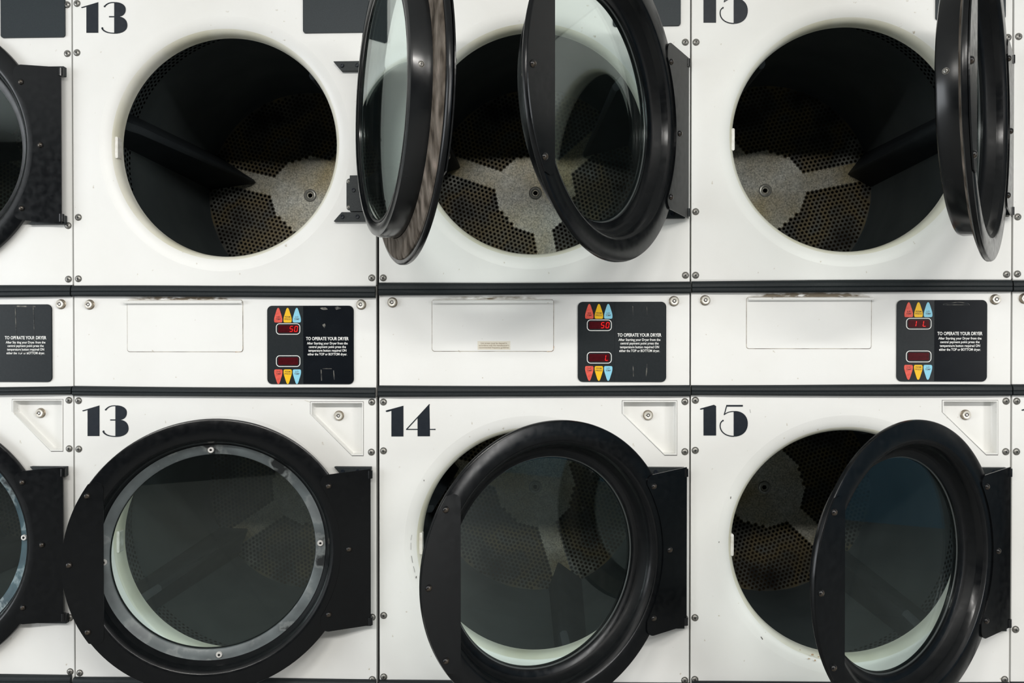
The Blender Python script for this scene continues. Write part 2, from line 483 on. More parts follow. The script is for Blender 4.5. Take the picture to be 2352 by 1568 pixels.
def screw_mesh():
    if 'screw' not in CACHE:
        mb = MB().rev([(.0, -.0032), (.003, -.0031), (.0055, -.0024), (.0072, -.0012), (.0078, .0006)], n=20)
        mb.k = 1
        mb.box(-.0008, .0008, -.0036, -.0028, -.0035, .0035).box(-.0035, .0035, -.0036, -.0028, -.0008, .0008)
        mb.k = 2
        mb.rev([(.0078, -.0004), (.0088, -.0004), (.0092, .0008)], n=20)
        CACHE['screw'] = mb.mesh('screw', [M['steel'], M['dark'], M['washer']], smooth=True)
    return CACHE['screw']


def rivet_mesh():
    if 'rivet' not in CACHE:
        CACHE['rivet'] = MB().rev([(.0, -.0052), (.003, -.005), (.0058, -.0036), (.0075, -.001), (.0078, .0006)], n=18).mesh('rivet', [M['rivet']], smooth=True)
    return CACHE['rivet']


M['rivet'] = noise_mat('painted_rivet', [(.5, (.010, .010, .011)), (.8, (.13, .10, .07))], 80, .25, metal=.3)


def lock(parent, x, z, y=0., hexcore=False):
    if 'lock' not in CACHE:
        mb = MB().rev([(.0102, -.0085), (.0115, -.006), (.0118, -.002), (.0130, -.001), (.0133, .002)], n=32)
        mb.k = 1; mb.rev([(.0045, -.0085), (.0060, -.0095), (.0092, -.0095), (.0102, -.0085)], n=32)
        CACHE['lock'] = mb.mesh('lock', [M['chrome'], M['lockring']], smooth=True)
        mb = MB().rev([(.0, -.0088), (.0026, -.0086), (.0028, -.005)], n=20)
        mb.k = 1; mb.rev([(.0028, -.0062), (.0046, -.0062)], n=20).box(-.0062, -.0036, -.0101, -.008, -.0006, .0006)
        CACHE['core'] = mb.mesh('keyway', [M['lockface'], M['dark']], smooth=True)
    o = put('lock', parent, CACHE['lock'], loc=(x, y, z))
    put('keyway', o, CACHE['core'])
    return o


# ------------------------------------------------------------------ door
def door_meshes():
    if 'door' in CACHE:
        return
    # black pressed steel ring, front face at y = 0 (door frame), plug reaching back into the drum opening
    face = [(.250, .0535), (.250, .047), (.266, .045), (.2725, .039), (.2775, .022), (.283, .008), (.289, .0015), (.295, .0), (.334, .0), (.3375, .0015), (RO, .004), (RO, .010), (.3365, .0125), (.334, .013), (.287, .013), (.2815, .016), (.281, .030), (.281, .056), (.278, .063), (.270, .066), (.258, .0655), (.251, .062)]
    CACHE['door'] = MB().rev(face, n=144, closed=True).mesh('door', [M['black']], smooth=True)
    me = CACHE['door']; me.materials.append(M['blackplug']); me.materials.append(M['blackdull'])
    for p in me.polygons:
        c = p.center
        if c.y > .0135 and hypot(c.x, c.z) > .262 and not (hypot(c.x, c.z) < .2805 and c.y < .05 and c.y < .0451):
            p.material_index = 1
        if .0012 < c.y < .046 and .262 < hypot(c.x, c.z) < .2885 and not (c.y > .0125 and hypot(c.x, c.z) > .2795):
            p.material_index = 2
    CACHE['dglass'] = MB().rev([(0, .0545), (.2499, .0545), (.2499, .0585), (0, .0585)], n=96).mesh('glass', [M['glass']])
    CACHE['seal'] = MB().rev([(.2825, .0200), (.2822, .0235), (.2850, .0225), (.290, .0205), (.318, .0190), (.327, .0160), (.3285, .0131)], n=128, closed=True).mesh('felt_seal', [M['felt']], smooth=True)
    CACHE['glassbead'] = MB().rev([(.247, .0540), (.2475, .0525), (.2505, .0522), (.2515, .0540)], n=128, closed=True).mesh('glass_bead', [M['bead']], smooth=True)
    CACHE['innerbead'] = MB().rev([(.244, .0590), (.2445, .0615), (.2497, .0620), (.2497, .0590)], n=128, closed=True).mesh('rear_bead', [M['blackplug']], smooth=True)
    for nm, mt in (('greyring', M['greyring']), ('bluering', M['bluering'])):
        CACHE[nm] = MB().rev([(.246, .0535), (.246, .0475), (.2495, .0445), (.262, .0425), (.2702, .0400), (.2712, .044), (.2675, .0448), (.2505, .0468), (.2505, .0535)], n=128, closed=True).mesh('retaining_ring', [mt], smooth=True)
    # pull plate: circle segment with a straight inner edge
    zc = .190; cx_ = -.2474; r = RO + .0005
    a1 = math.asin(zc / r)
    pts = [(-r * cos(t), r * sin(t)) for t in [-a1 + 2 * a1 * i / 40 for i in range(41)]]
    # rounded inner corners at top and bottom
    rr = .018
    top = [(cx_ - rr + rr * sin(a), zc + .004 - rr + rr * cos(a)) for a in [radians(90 * i / 8) for i in range(9)]]
    bot = [(x, -z) for x, z in top][::-1]
    CACHE['pull'] = MB().prism([pts + top + bot], -.0030, -.0002).mesh('pull_plate', [M['black']])
    # hinge leaf
    rc = .308
    for key, tl, tr, bl, br in (('leafU', .208, .200, -.193, -.203), ('leafL', .192, .202, -.206, -.198)):
        at, ab = math.acos((DL - .124) / rc), -math.acos((DL - .124) / rc)
        top = [(.001, tr)] + [(-.124 + .020 - .020 * sin(t), tl - .020 + .020 * cos(t)) for t in [radians(90 * i / 8) for i in range(9)]]
        bot = [(-.124 + .020 - .020 * sin(t), bl + .020 - .020 * cos(t)) for t in [radians(90 * i / 8) for i in range(9)]][::-1] + [(.001, br)]
        arc = [(-DL + rc * cos(t), rc * sin(t)) for t in [at + (ab - at) * i / 30 for i in range(31)]]
        CACHE[key] = MB().prism([top + arc + bot], -.0034, -.0004).mesh('hinge_leaf', [M['black']])
    mb = MB()
    for z0, z1 in ((-.198, -.178), (.178, .198)):
        k = 16
        vs = [(.0065 * cos(2 * pi * i / k), -.0005 + .0065 * sin(2 * pi * i / k), z) for z in (z0, z1) for i in range(k)]
        mb.add(vs, [(i, (i + 1) % k, k + (i + 1) % k, k + i) for i in range(k)] + [tuple(range(k))[::-1], tuple(range(k, 2 * k))])
    CACHE['knuckle'] = mb.mesh('hinge_knuckle', [M['blackplug']], smooth=True)
    mb = MB().rev([(.0032, -.004), (.0045, -.0045), (.0068, -.004), (.0078, -.002), (.008, .001)], n=20)
    mb.k = 1; mb.rev([(0, -.0022), (.0033, -.0022)], n=14)
    CACHE['washer'] = mb.mesh('washer_screw', [M['lockface'], M['dark']], smooth=True)


M['bead'] = mat('thin_glass_bead', (.09, .10, .10), .3, metal=.3)


def make_door(parent, zc, ang, ring=None, felt=True):
    door_meshes()
    e = put('door', parent, CACHE['door'], loc=(0, 0, 0))
    # the door turns about its hinge pin
    a = radians(ang)
    piv = Vector((XH, -YH, zc))
    off = Vector((-DL * cos(a) + DE * sin(a), -DL * sin(a) - DE * cos(a), 0))
    e.location = piv + off; e.rotation_euler = (0, 0, a)
    put('glass', e, CACHE['dglass'], label='round pane of slightly green glass')
    put('glass_bead', e, CACHE['glassbead'])
    put('rear_bead', e, CACHE['innerbead'])
    if felt:
        put('felt_seal', e, CACHE['seal'], label='worn grey-brown felt seal')
    if ring:
        put('retaining_ring', e, CACHE[ring], label='peeling grey retaining ring' if ring == 'greyring' else 'peeling blue-grey retaining ring')
        for q in (92, 2, 272, 182):
            t = radians(q); put('retaining_screw', e, CACHE['washer'], loc=(.2575 * cos(t), .0405, .2575 * sin(t)))
    put('pull_plate', e, CACHE['pull'])
    for dx, dz in ((-.2826, .1623), (-.3225, 0), (-.2826, -.1623)):
        put('rivet', e, rivet_mesh(), loc=(dx, -.0034, dz))
    st = put('stud', e, screw_mesh(), loc=(-.2812, .045, 0), label='bright screw end on the plug wall'); st.rotation_euler = (0, 0, -pi / 2); st.scale = (.7, .7, .7)
    put('hinge_leaf', e, CACHE['leafU' if zc > 1.1 else 'leafL'], loc=(DL, 0, 0))
    put('hinge_knuckle', e, CACHE['knuckle'], loc=(DL, 0, 0))
    for dx, dz in ((-.1037, .1628), (-.0535, 0), (-.1037, -.1628)):
        put('rivet', e, rivet_mesh(), loc=(DL + dx, -.0036, dz))
    return e


def hinge_mount(parent, zc):
    if 'hm' not in CACHE:
        CACHE['hm'] = MB().box(XH - .050, XH - .012, -.0125, .0005, -.178, -.086).prism([rrect(XH - .061, XH - .020, -.174, -.092, .008, 4)], -.002, 0.0005).mesh('hinge_bracket', [M['bracket']])
        CACHE['ha1'] = MB().prism([[(XH - .092, .2055), (XH + .004, .2055), (XH + .004, .181), (XH - .071, .181)]], -.0135, 0.0005).mesh('slanted_arm', [M['bracket']])
        CACHE['ha2'] = MB().prism([[(XH - .092, -.2035), (XH + .004, -.2035), (XH + .004, -.180), (XH - .071, -.180)]], -.0135, 0.0005).mesh('slanted_arm', [M['bracket']])
        mb = MB().rev([(.0, -.001), (.0026, -.001), (.0029, -.0026), (.0045, -.0028), (.0052, -.0016), (.0054, .0002)], n=18)
        CACHE['hb'] = mb.mesh('bracket_bolt', [M['number']], smooth=True)
    o = put('hinge_bracket', parent, CACHE['hm'], .0012, loc=(0, 0, zc))
    put('slanted_arm', o, CACHE['ha1'], .0012); put('slanted_arm', o, CACHE['ha2'], .0012)
    for x, z in ((XH - .069, .194), (XH - .030, .195), (XH - .069, -.192), (XH - .030, -.192), (XH - .040, -.124)):
        put('bolt', o, CACHE['hb'], loc=(x, -.0137 if abs(z) > .13 else -.0127, z))
    for z in (-.1, -.166):
        put('mount_screw', o, screw_mesh(), loc=(XH - .0555, -.0022, z)).scale = (.55, .55, .55)
    return o


# ------------------------------------------------------------------ lettering
def text_mesh(name, s, m_, width, height, bold=0.):
    c = bpy.data.curves.new(name, 'FONT'); c.body = s; c.align_x = 'CENTER'; c.size = 1; c.offset = bold; c.resolution_u = 3
    o = bpy.data.objects.new('tmp', c); COL.objects.link(o)
    bpy.context.view_layer.update()
    me = bpy.data.meshes.new_from_object(o.evaluated_get(bpy.context.evaluated_depsgraph_get()))
    bpy.data.objects.remove(o)
    xs = [v_.co.x for v_ in me.vertices]; ys = [v_.co.y for v_ in me.vertices]
    x0, x1, y0, y1 = min(xs), max(xs), min(ys), max(ys)
    if height is None:
        sx = sy = width / (x1 - x0)
    else:
        sx = width / (x1 - x0); sy = height / .70
    for v_ in me.vertices:
        x, y = v_.co.x, v_.co.y
        v_.co = ((x - (x0 + x1) / 2) * sx, 0, y * sy)
    me.materials.clear(); me.materials.append(m_); me.name = name
    return me


def join_meshes(name, items, m_):
    mb = MB()
    for me, dx, dy, dz in items:
        mb.add([(v_.co.x + dx, v_.co.y + dy, v_.co.z + dz) for v_ in me.vertices], [tuple(p.vertices) for p in me.polygons])
    return mb.mesh(name, [m_])


S_ = .8 / 717.   # metres per photo pixel on the middle machine's front


def teardrop(w_, h_, up=True):
    pts = bez((0, h_), (w_ * .10, h_), (w_ * .16, h_ * .93), (w_ * .30, h_ * .66), 8)[:-1]
    pts += bez((w_ * .30, h_ * .66), (w_ * .44, h_ * .42), (w_ * .5, h_ * .30), (w_ * .5, h_ * .16), 8)[:-1]
    pts += bez((w_ * .5, h_ * .16), (w_ * .5, 0), (w_ * .42, 0), (w_ * .26, 0), 6)
    full = pts + [(-x, z) for x, z in pts[::-1]][:-1]
    full = full if up else [(x, h_ - z) for x, z in full]
    return full


SEG = {'5': 'afgcd', '0': 'abcdef', 'L': 'fed', '1': 'bc', '8': 'abcdefg'}


def digits_mesh(s, h_=.0135):
    mb = MB(); wd = h_ * .52; t = h_ * .12; sl = .16
    segs = {'a': (0, h_, wd, h_), 'd': (0, 0, wd, 0), 'g': (0, h_ / 2, wd, h_ / 2), 'f': (0, h_ / 2, 0, h_), 'e': (0, 0, 0, h_ / 2), 'b': (wd, h_ / 2, wd, h_), 'c': (wd, 0, wd, h_ / 2)}
    for i, ch in enumerate(s):
        if ch == ' ':
            continue
        for q in SEG[ch]:
            x0, z0, x1, z1 = segs[q]
            g = t * .35
            if z0 == z1:
                pts = [(x0 + g, z0 - t / 2), (x1 - g, z0 - t / 2), (x1 - g, z0 + t / 2), (x0 + g, z0 + t / 2)]
            else:
                pts = [(x0 - t / 2, z0 + g), (x0 + t / 2, z0 + g), (x0 + t / 2, z1 - g), (x0 - t / 2, z1 - g)]
            pts = [(x + z * sl + i * h_ * .92, z) for x, z in pts]
            mb.prism([pts], -.0004, 0)
    return mb.mesh('lit_digits', [M['led']])


def keypad(parent, x0, z1, wd, ht, top, bottom, label, extra=None, matte=False):
    """black membrane; x0 left edge, z1 top edge (machine frame)"""
    e = put('keypad', parent, MB().prism([rrect(0, wd, -ht, 0, .013, 6)], -.0022, 0.0002).mesh('keypad', [M['membrane']]), .0006, loc=(x0, 0, z1), label=label)
    k = wd / 203.; y = -.0023
    # glossy overlay on the right
    xo = 85 * k
    o = [(x, z) for x, z in rrect(0, wd, -ht, 0, .013, 6)]
    pts = [(max(x, xo), z) for x, z in o]
    seen = []
    for p_ in pts:
        if p_ not in seen:
            seen.append(p_)
    put('overlay', e, MB().prism([[(x * .992 + wd * .004, z * .992 - ht * .004) for x, z in seen]], -.0029, -.0021).mesh('overlay', [M['membrane'] if matte else M['membrane2']]))
    cols = (26.5, 48.5, 70.)
    for row in (0, 1):
        for cxp, mt, tx in zip(cols, ('red', 'yellow', 'blue'), (('HI', 'TEMP'), ('PERM', 'PRESS'), ('LO', 'TEMP'))):
            up = row == 0
            zb = (-(39 if up else 182)) * k
            hk = ('tear', mt, up, round(k, 6))
            if hk not in CACHE:
                CACHE[hk] = MB().prism([teardrop(19.3 * k, 34 * k, up)], -.0010, 0).mesh('button', [M[mt]])
            b = put('button', e, CACHE[hk], loc=(cxp * k, y, zb), label={'red': 'red high-temperature button', 'yellow': 'yellow permanent-press button', 'blue': 'blue low-temperature button'}[mt])
            tk = ('btxt', tx, round(k, 6))
            if tk not in CACHE:
                a = text_mesh('t', tx[0], M['buttontext'], (7 if len(tx[0]) == 2 else 12.5) * k, 3.6 * k, .004)
                c = text_mesh('t', tx[1], M['buttontext'], (12.5 if tx[1] == 'TEMP' else 14.5) * k, 3.6 * k, .004)
                CACHE[tk] = join_meshes('button_lettering', [(a, 0, 0, 5.2 * k), (c, 0, 0, 0)], M['buttontext'])
            put('button_lettering', e, CACHE[tk], loc=(cxp * k, y - .0012, zb + (6 if up else 22.) * k))
    for row, dg in ((0, top), (1, bottom)):
        xa, xb = 21 * k, 78 * k; za, zb = (-(65 if row == 0 else 142)) * k, (-(38.5 if row == 0 else 115.5)) * k
        za -= 0
        if row == 0:
            za, zb = -67 * k, -41 * k
        ring_ = [rrect(xa, xb, za, zb, .0095, 6), rrect(xa + 1.5 * k, xb - 1.5 * k, za + 1.5 * k, zb - 1.5 * k, .008, 6)]
        put('display_outline', e, MB().prism(ring_, -.0006, 0).mesh('display_outline', [M['print']]), loc=(0, y, 0))
        d = put('display_window', e, MB().prism([rrect(xa + 5 * k, xb - 5 * k, za + 4.5 * k, zb - 4.5 * k, .002, 3)], -.0006, 0).mesh('display_window', [M['led_back']]), loc=(0, y, 0))
        if dg:
            off = {'50': 32, 'L': 42, '1 L': 15}[dg]
            put('lit_digits', e, digits_mesh(dg), loc=(xa + off * k, y - .0007, za + 7 * k))
    if 'instr' not in CACHE:
        its = []
        T = ('TO OPERATE YOUR DRYER', 'After Starting your Dryer from the', 'central payment point press the', 'temperature button required ON', 'either the TOP or BOTTOM dryer.')
        for i, (s, wd_, hh, zz) in enumerate(zip(T, (97.5, 93, 85, 87, 90), (7.2, 5.4, 5.4, 5.4, 5.4), (0, -9.6, -17.6, -25.9, -34.3))):
            its.append((text_mesh('t', s, M['print'], wd_ * k, hh * k, .022 if i == 0 else .016), 0, 0, zz * k))
        CACHE['instr'] = join_meshes('instruction_lettering', its, M['print'])
    put('instruction_lettering', e, CACHE['instr'], loc=(141.5 * k, -.0032, -80 * k))
    if extra:
        for nm, loops in extra:
            mb = MB()
            for lp in loops:
                mb.prism([[(x * k, -z * k) for x, z in lp]], -.0034, -.0028)
            put(nm, e, mb.mesh(nm, [M['scratch']]))
    return e


# ------------------------------------------------------------------ big numerals (measured off the photo in the zoom of machine 13's, 14's and 15's lower fronts)
def ball(c, r):
    return [(c[0] + r * cos(2 * pi * i / 14), c[1] + r * sin(2 * pi * i / 14)) for i in range(14)]


def z13(p): return (120 + p[0] / 2.347, 900 + p[1] / 2.347)
def z14(p): return (860 + p[0] / 2.279, 880 + p[1] / 2.279)
def z15(p): return (1560 + p[0] / 2.279, 880 + p[1] / 2.279)


G13 = [
    [(163, 99), (167, 98), (255, 72), (255, 237), (191, 237), (191, 97), (168, 104), (164, 103)],
    [(341, 72)] + bez((341, 72), (372, 70), (403, 84), (403, 110), 8)[1:] + bez((403, 110), (403, 132), (392, 146), (370, 150), 6)[1:] + bez((370, 150), (395, 153), (412, 170), (412, 197), 7)[1:] + bez((412, 197), (412, 225), (385, 242), (341, 242), 8)[1:],
    stroke(bez((343, 74), (318, 72), (300, 80), (288, 97), 10), [5, 5, 5, 5, 5, 5.5, 6, 6.5, 7, 7.5, 8]), ball((289, 95), 4.6),
    [(313, 147.5), (342, 147.5), (342, 153.5), (313, 153.5)],
    stroke(bez((343, 239), (310, 239), (285, 232), (275, 212), 10), [5, 5, 5, 5, 5.5, 6, 6.5, 7, 7.5, 8, 8.5]), ball((277, 212), 5),
]
G14 = [
    [(59, 144), (64, 141), (152, 117), (152, 278), (89, 278), (89, 144), (66, 150), (61, 149)],
    [(288, 109), (291, 277), (226, 277), (226, 176)],
    stroke([(289, 110), (167, 242)], 5.5), stroke([(166, 241), (318, 241)], 5), ball((317, 241), 3.4),
]
G15 = [
    [(107, 135), (113, 131), (182, 112), (193, 119), (193, 273), (127, 273), (127, 135), (113, 138)],
    [(246, 113), (333, 113), (333, 122), (250, 122)],
    stroke([(249, 115), (236, 163)], 5),
    stroke(bez((234, 165), (250, 153), (262, 147), (287, 147), 8), 4.5),
    [(285, 145)] + bez((285, 145), (330, 142), (359, 170), (359, 210), 10)[1:] + bez((359, 210), (359, 252), (330, 279), (285, 279), 10)[1:],
    stroke(bez((287, 277), (245, 278), (214, 255), (214, 222), 10) + bez((214, 222), (214, 208), (220, 200), (228, 195), 5)[1:], 5.5), ball((229, 195), 4.2),
]
G16 = [
    G15[0],
    [(280, 112)] + bez((280, 112), (235, 125), (214, 160), (214, 205), 10)[1:] + bez((214, 205), (214, 250), (240, 279), (280, 279), 10)[1:],
    stroke(bez((278, 114), (310, 108), (335, 120), (340, 138), 8), 5), ball((339, 137), 4.2),
    stroke(bez((278, 178), (320, 165), (345, 195), (345, 225), 8) + bez((345, 225), (345, 260), (315, 277), (278, 277), 8)[1:], 5.5),
]


def number(parent, u, glyph, zf, dx=0, dy=0, src=None):
    mb = MB(); s = src or u
    for i, lp in enumerate(glyph):
        pts = []
        for p_ in lp:
            a = zf(p_); pts.append(U(s, a[0] + dx, a[1] + dy))
        mb.prism([pts], -.0008 - .00003 * i, .0002)
    return put('machine_number', parent, mb.mesh('machine_number', [M['number']]))


# ------------------------------------------------------------------ bumper strip
def bumper(parent, x0, x1, zt0, zb0, zt1, zb1, key):
    """padded black strip; height may drift slightly along its length"""
    mb = MB(); n = 14; vs = []
    rnd = random.Random(key)
    ph = rnd.random() * 6
    for i in range(n + 1):
        t = i / n; x = x0 + (x1 - x0) * t
        zt = zt0 + (zt1 - zt0) * t + .0010 * sin(ph + 5 * t); zb = zb0 + (zb1 - zb0) * t + .0009 * sin(ph * 2 + 4 * t)
        h = zt - zb
        prof = [(.0004, zt), (-.006, zt), (-.0115, zt - h * .10), (-.0145, zt - h * .30), (-.0150, zt - h * .50), (-.0132, zt - h * .56), (-.0150, zt - h * .62), (-.0150, zt - h * .84), (-.0115, zb + h * .03), (-.004, zb), (.0004, zb)]
        e = min(i, n - i)
        for y, z in prof:
            vs.append((x, y * (0.8 if e == 0 else 1), z))
    k = 11; fs = []
    for i in range(n):
        for q in range(k):
            q2 = (q + 1) % k
            fs.append((i * k + q, i * k + q2, (i + 1) * k + q2, (i + 1) * k + q))
    fs.append(tuple(range(k))[::-1]); fs.append(tuple(range(n * k, n * k + k)))
    mb.add(vs, fs)
    return put('bumper_strip', parent, mb.mesh('bumper_strip', [M['rubber']], smooth=True))


# ------------------------------------------------------------------ one machine
def front_panel(x0, x1, z0, z1, cz, pent=None):
    outer = [(x0, z0), (x1, z0), (x1, z1), (x0, z1)]
    hole = circ(OCX, cz, .330, 120)
    loops = [outer, hole]
    mb = MB()
    if pent:
        loops.append(pent)
    mb.prism(loops, 0, .0012)
    lp = lip_profile()
    mb2 = MB().rev(lp + [(OR + .0015, .048), (.332, .0012)], OCX, cz, n=120)
    mb.add(mb2.v, mb2.f)
    # folded returns along the sides
    mb.box(x0, x0 + .0012, .0012, .022, z0, z1).box(x1 - .0012, x1, .0012, .022, z0, z1)
    mb.box(x0, x1, .0012, .02, z0, z0 + .0012).box(x0, x1, .0012, .02, z1 - .0012, z1)
    me = mb.mesh('front_panel', [M['white'], M['lip']], smooth=True)
    for p in me.polygons:
        c = p.center
        if c.y > .010 and hypot(c.x - OCX, c.z - cz) < .3:
            p.material_index = 1
    return me


PENT = None


def make_stack(u, x0u, cfg):
    dz = cfg.get('dz', 0.)
    root = bpy.data.objects.new('stacked_dryer', None); COL.objects.link(root)
    root.location = ((u - 13) * W, 0, 0)
    root['label'] = cfg['label']; root['category'] = 'dryer'; root['group'] = 'stacked dryers in a row along the wall'
    czu, czl = CZU + dz, CZL + dz
    xl, xr = cfg.get('xl', .0012), cfg.get('xr', .7988)
    zU = U(u, *cfg['up_bot'])[1]          # bottom of the upper front
    zLt = U(u, *cfg['low_top'])[1]        # top of the lower front
    zLb = .232 + dz
    # carcass
    mb = MB().box(.003, .0045, .0225, .97, 0.02, 2.10).box(.7955, .797, .0225, .97, 0.02, 2.10)
    mb.box(.0046, .7954, .0225, .97, 2.098, 2.10).box(.0046, .7954, .0225, .97, .02, .022).box(.0046, .7954, .968, .97, .0222, 2.0978)
    mb.box(.0046, .7954, .05, .966, 1.10 + dz, 1.102 + dz)
    put('carcass', root, mb.mesh('carcass', [M['cabinet']]))
    # fronts
    put('front_panel', root, front_panel(xl, xr, zU, 2.10, czu), label='upper white enamel front with a round opening')
    pl = cfg['pent']
    pent = [U(u, *p_) for p_ in pl]
    put('front_panel', root, front_panel(xl, xr, zLb, zLt, czl, pent), label='lower white enamel front with a round opening')
    # lock pocket let into the lower front
    cxp = sum(p_[0] for p_ in pent) / 5; czp = sum(p_[1] for p_ in pent) / 5
    D_ = .024
    mb = MB()
    n = 5
    inn = [(cxp + (x - cxp) * .965, czp + (z - czp) * .965) for x, z in pent]
    inn2 = [(cxp + (x - cxp) * .93, czp + (z - czp) * .93) for x, z in pent]
    rings = [[(x, -.0012, z) for x, z in [(cxp + (x - cxp) * 1.012, czp + (z - czp) * 1.012) for x, z in pent]], [(x, -.0018, z) for x, z in inn], [(x, D_ - .004, z) for x, z in inn], [(x, D_, z) for x, z in inn2]]
    vs = [p_ for r in rings for p_ in r]
    fs = []
    for r in range(3):
        for i in range(n):
            j = (i + 1) % n; fs.append((r * n + i, r * n + j, (r + 1) * n + j, (r + 1) * n + i))
    fs.append(tuple(range(3 * n, 4 * n)))
    # outer skirt back to the panel
    o = len(vs); vs += [(x, .0011, z) for x, z in [(cxp + (x - cxp) * 1.013, czp + (z - czp) * 1.013) for x, z in pent]]
    for i in range(n):
        j = (i + 1) % n; fs.append((o + i, o + j, j, i))
    mb.add(vs, fs)
    pk = put('lock_pocket', root, mb.mesh('lock_pocket', [M['white']]), .0012, 2)
    gap = MB().prism([[(cxp + (x - cxp) * 1.024, czp + (z - czp) * 1.030) for x, z in pent], [(cxp + (x - cxp) * 1.012, czp + (z - czp) * 1.012) for x, z in pent]], -.0003, .0002)
    put('pocket_gap', pk, gap.mesh('pocket_gap', [M['chip']]))
    lx, lz = U(u, *cfg['plock'], y=D_)
    lock(pk, lx, lz, D_)
    # cover plate top right of the upper front
    pr, pb = cfg['plate']
    x1, z0 = U(u, pr, pb)
    put('cover_plate', root, MB().prism([rrect(x1 - .171, x1, z0, z0 + .150, .007, 5)], -.0045, .0003).mesh('cover_plate', [M['plate']]), .001)
    # control fascia
    zf1, zf0 = zU - .0005, zLt + .0005
    mb = MB().box(xl, xr, .001, .003, zf0, zf1).box(xl, xl + .0012, .003, .02, zf0, zf1).box(xr - .0012, xr, .003, .02, zf0, zf1)
    fa = put('control_fascia', root, mb.mesh('control_fascia', [M['white']]))
    for p_ in cfg['locks']:
        x, z = U(u, *p_, y=-.008); lock(fa, x, z, .001)
    # lint drawer front
    if 'lint' in cfg:
        a, b, c, d = cfg['lint']      # left, right, top, bottom in photo px
        (xa, za), (xb, zb) = U(u, a, d), U(u, b, c)
        lf = put('lint_door', root, MB().prism([rrect(xa, xb, za, zb, .006, 4)], -.0006, .0012).mesh('lint_door', [M['white']]), .0005, label='plain white lint drawer front')
        put('lint_door_gap', lf, MB().prism([rrect(xa - .0011, xb + .0011, za - .0011, zb + .001, .0066, 4), rrect(xa + .0001, xb - .0001, za + .0001, zb - .0001, .006, 4)], .0003, .00095).mesh('lint_door_gap', [M['soot']]))
        a, b, c, d = cfg['lip']
        (xa, za), (xb, zb) = U(u, a, d, y=-.008), U(u, b, c, y=-.008)
        hh = zb - za
        mb = MB(); prof = [(.0, zb - za), (-.004, hh), (-.0085, hh * .8), (-.0105, hh * .35), (-.009, 0), (-.0075, 0), (-.008, hh * .35), (-.006, hh * .6), (0, hh * .75)]
        vs = [(xa, y, za + z) for y, z in prof] + [(xb, y, za + z) for y, z in prof]; k = len(prof)
        mb.add(vs, [(i, (i + 1) % k, k + (i + 1) % k, k + i) for i in range(k)] + [tuple(range(k))[::-1], tuple(range(k, 2 * k))])
        put('finger_lip', lf, mb.mesh('finger_lip', [M['white']]))
        fa.data.materials[0] = grime_mat((xa + xb) / 2, (xb - xa) * .5, zb + .005, .008, cfg.get('soot', .5))
    if 'sticker' in cfg:
        a, b, c, d = cfg['sticker']
        (xa, za), (xb, zb) = U(u, a, d), U(u, b, c)
        st = put('sticker', lf, MB().box(xa, xb, -.0010, -.0006, za, zb).mesh('sticker', [M['sticker']]), label='small cream notice sticker')
        its = []
        for i, (s, f_) in enumerate((('Lint screen must be cleaned in', .80), ("accordance with the manufacturer's", .92), ('recommended frequency guidelines', .92))):
            its.append((text_mesh('t', s, M['stickertext'], (xb - xa) * f_, .0042, .01), (xa + xb) / 2, -.0012, zb - .0075 - i * .0056))
        me = join_meshes('sticker_lettering', its, M['stickertext'])
        o_ = put('sticker_lettering', lf, me)
    # keypad
    kx0, kx1, ky0, ky1 = cfg['keypad']
    (xa, zb), (xb, za) = U(u, kx0, ky0), U(u, kx1, ky1)
    keypad(root, xa, zb, xb - xa, zb - za, cfg['top'], cfg['bottom'], cfg['klabel'], cfg.get('extra'), u in (12, 14))
    # bumper strips: (xleft, xright, yt_left, yb_left, yt_right, yb_right)
    for i, (a, b, c, d, e_, f_) in enumerate(cfg['bumpers']):
        y_ = -.012
        x_a = U(u, a, c, y_)[0]; x_b = U(u, b, c, y_)[0]
        bumper(root, x_a, x_b, U(u, a, c, y_)[1], U(u, a, d, y_)[1], U(u, b, e_, y_)[1], U(u, b, f_, y_)[1], u * 7 + i)
    # kick panel under the lower strip
    put('kick_panel', root, MB().box(xl, xr, .004, .006, .06, zLb - .001).box(xl, xr, .03, .032, .0, .059).mesh('kick_panel', [M['white']]))
    # screws
    for p_ in cfg['screws']:
        x, z = U(u, *p_); x = min(max(x, xl + .0106), xr - .0106)
        s_ = put('screw', root, screw_mesh(), loc=(x, -.0006, z)); s_.rotation_euler = (0, random.random() * 1.5, 0)
    # latch catches on the left of each opening
    for cz in (czu, czl):
        mb = MB().prism([rrect(OCX - OR - .0045, OCX - OR + .0035, cz - .032, cz + .024, .003, 3)], .012, .034)
        put('latch_catch', root, mb.mesh('latch_catch', [M['tab']]), .001)
    # drums
    for cz, ribs, rot in ((czu, cfg['ribs_u'], cfg['rot_u']), (czl, cfg['ribs_l'], cfg['rot_l'])):
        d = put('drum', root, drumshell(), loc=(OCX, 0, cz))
        b = put('drum_back', d, hexplate(), loc=(0, DRY1, 0)); b.rotation_euler = (0, -radians(rot), 0)
        for th, rb, rf in ribs:
            put('baffle', d, rib_mesh(radians(th), rb, rf), label='dark triangular lifting baffle')
        if 'frontring' not in CACHE:
            CACHE['frontring'] = MB().rev([(OR + .002, .049), (.3645, .0495)], n=96).mesh('drum_front', [M['cabinet']])
            CACHE['duct'] = MB().rev([(.0, .86), (.38, .86), (.385, .83)], n=64).mesh('heating_duct', [M['duct']], smooth=True)
        put('drum_front', d, CACHE['frontring'])
        put('heating_duct', d, CACHE['duct'])
    # hinge brackets and doors
    for cz in (czu, czl - .004):
        hinge_mount(root, cz)
    make_door(root, czu + cfg.get('zU', 0), cfg['angU'], cfg.get('ringU'))
    make_door(root, czl + cfg.get('zL', 0), cfg['angL'], cfg.get('ringL'))
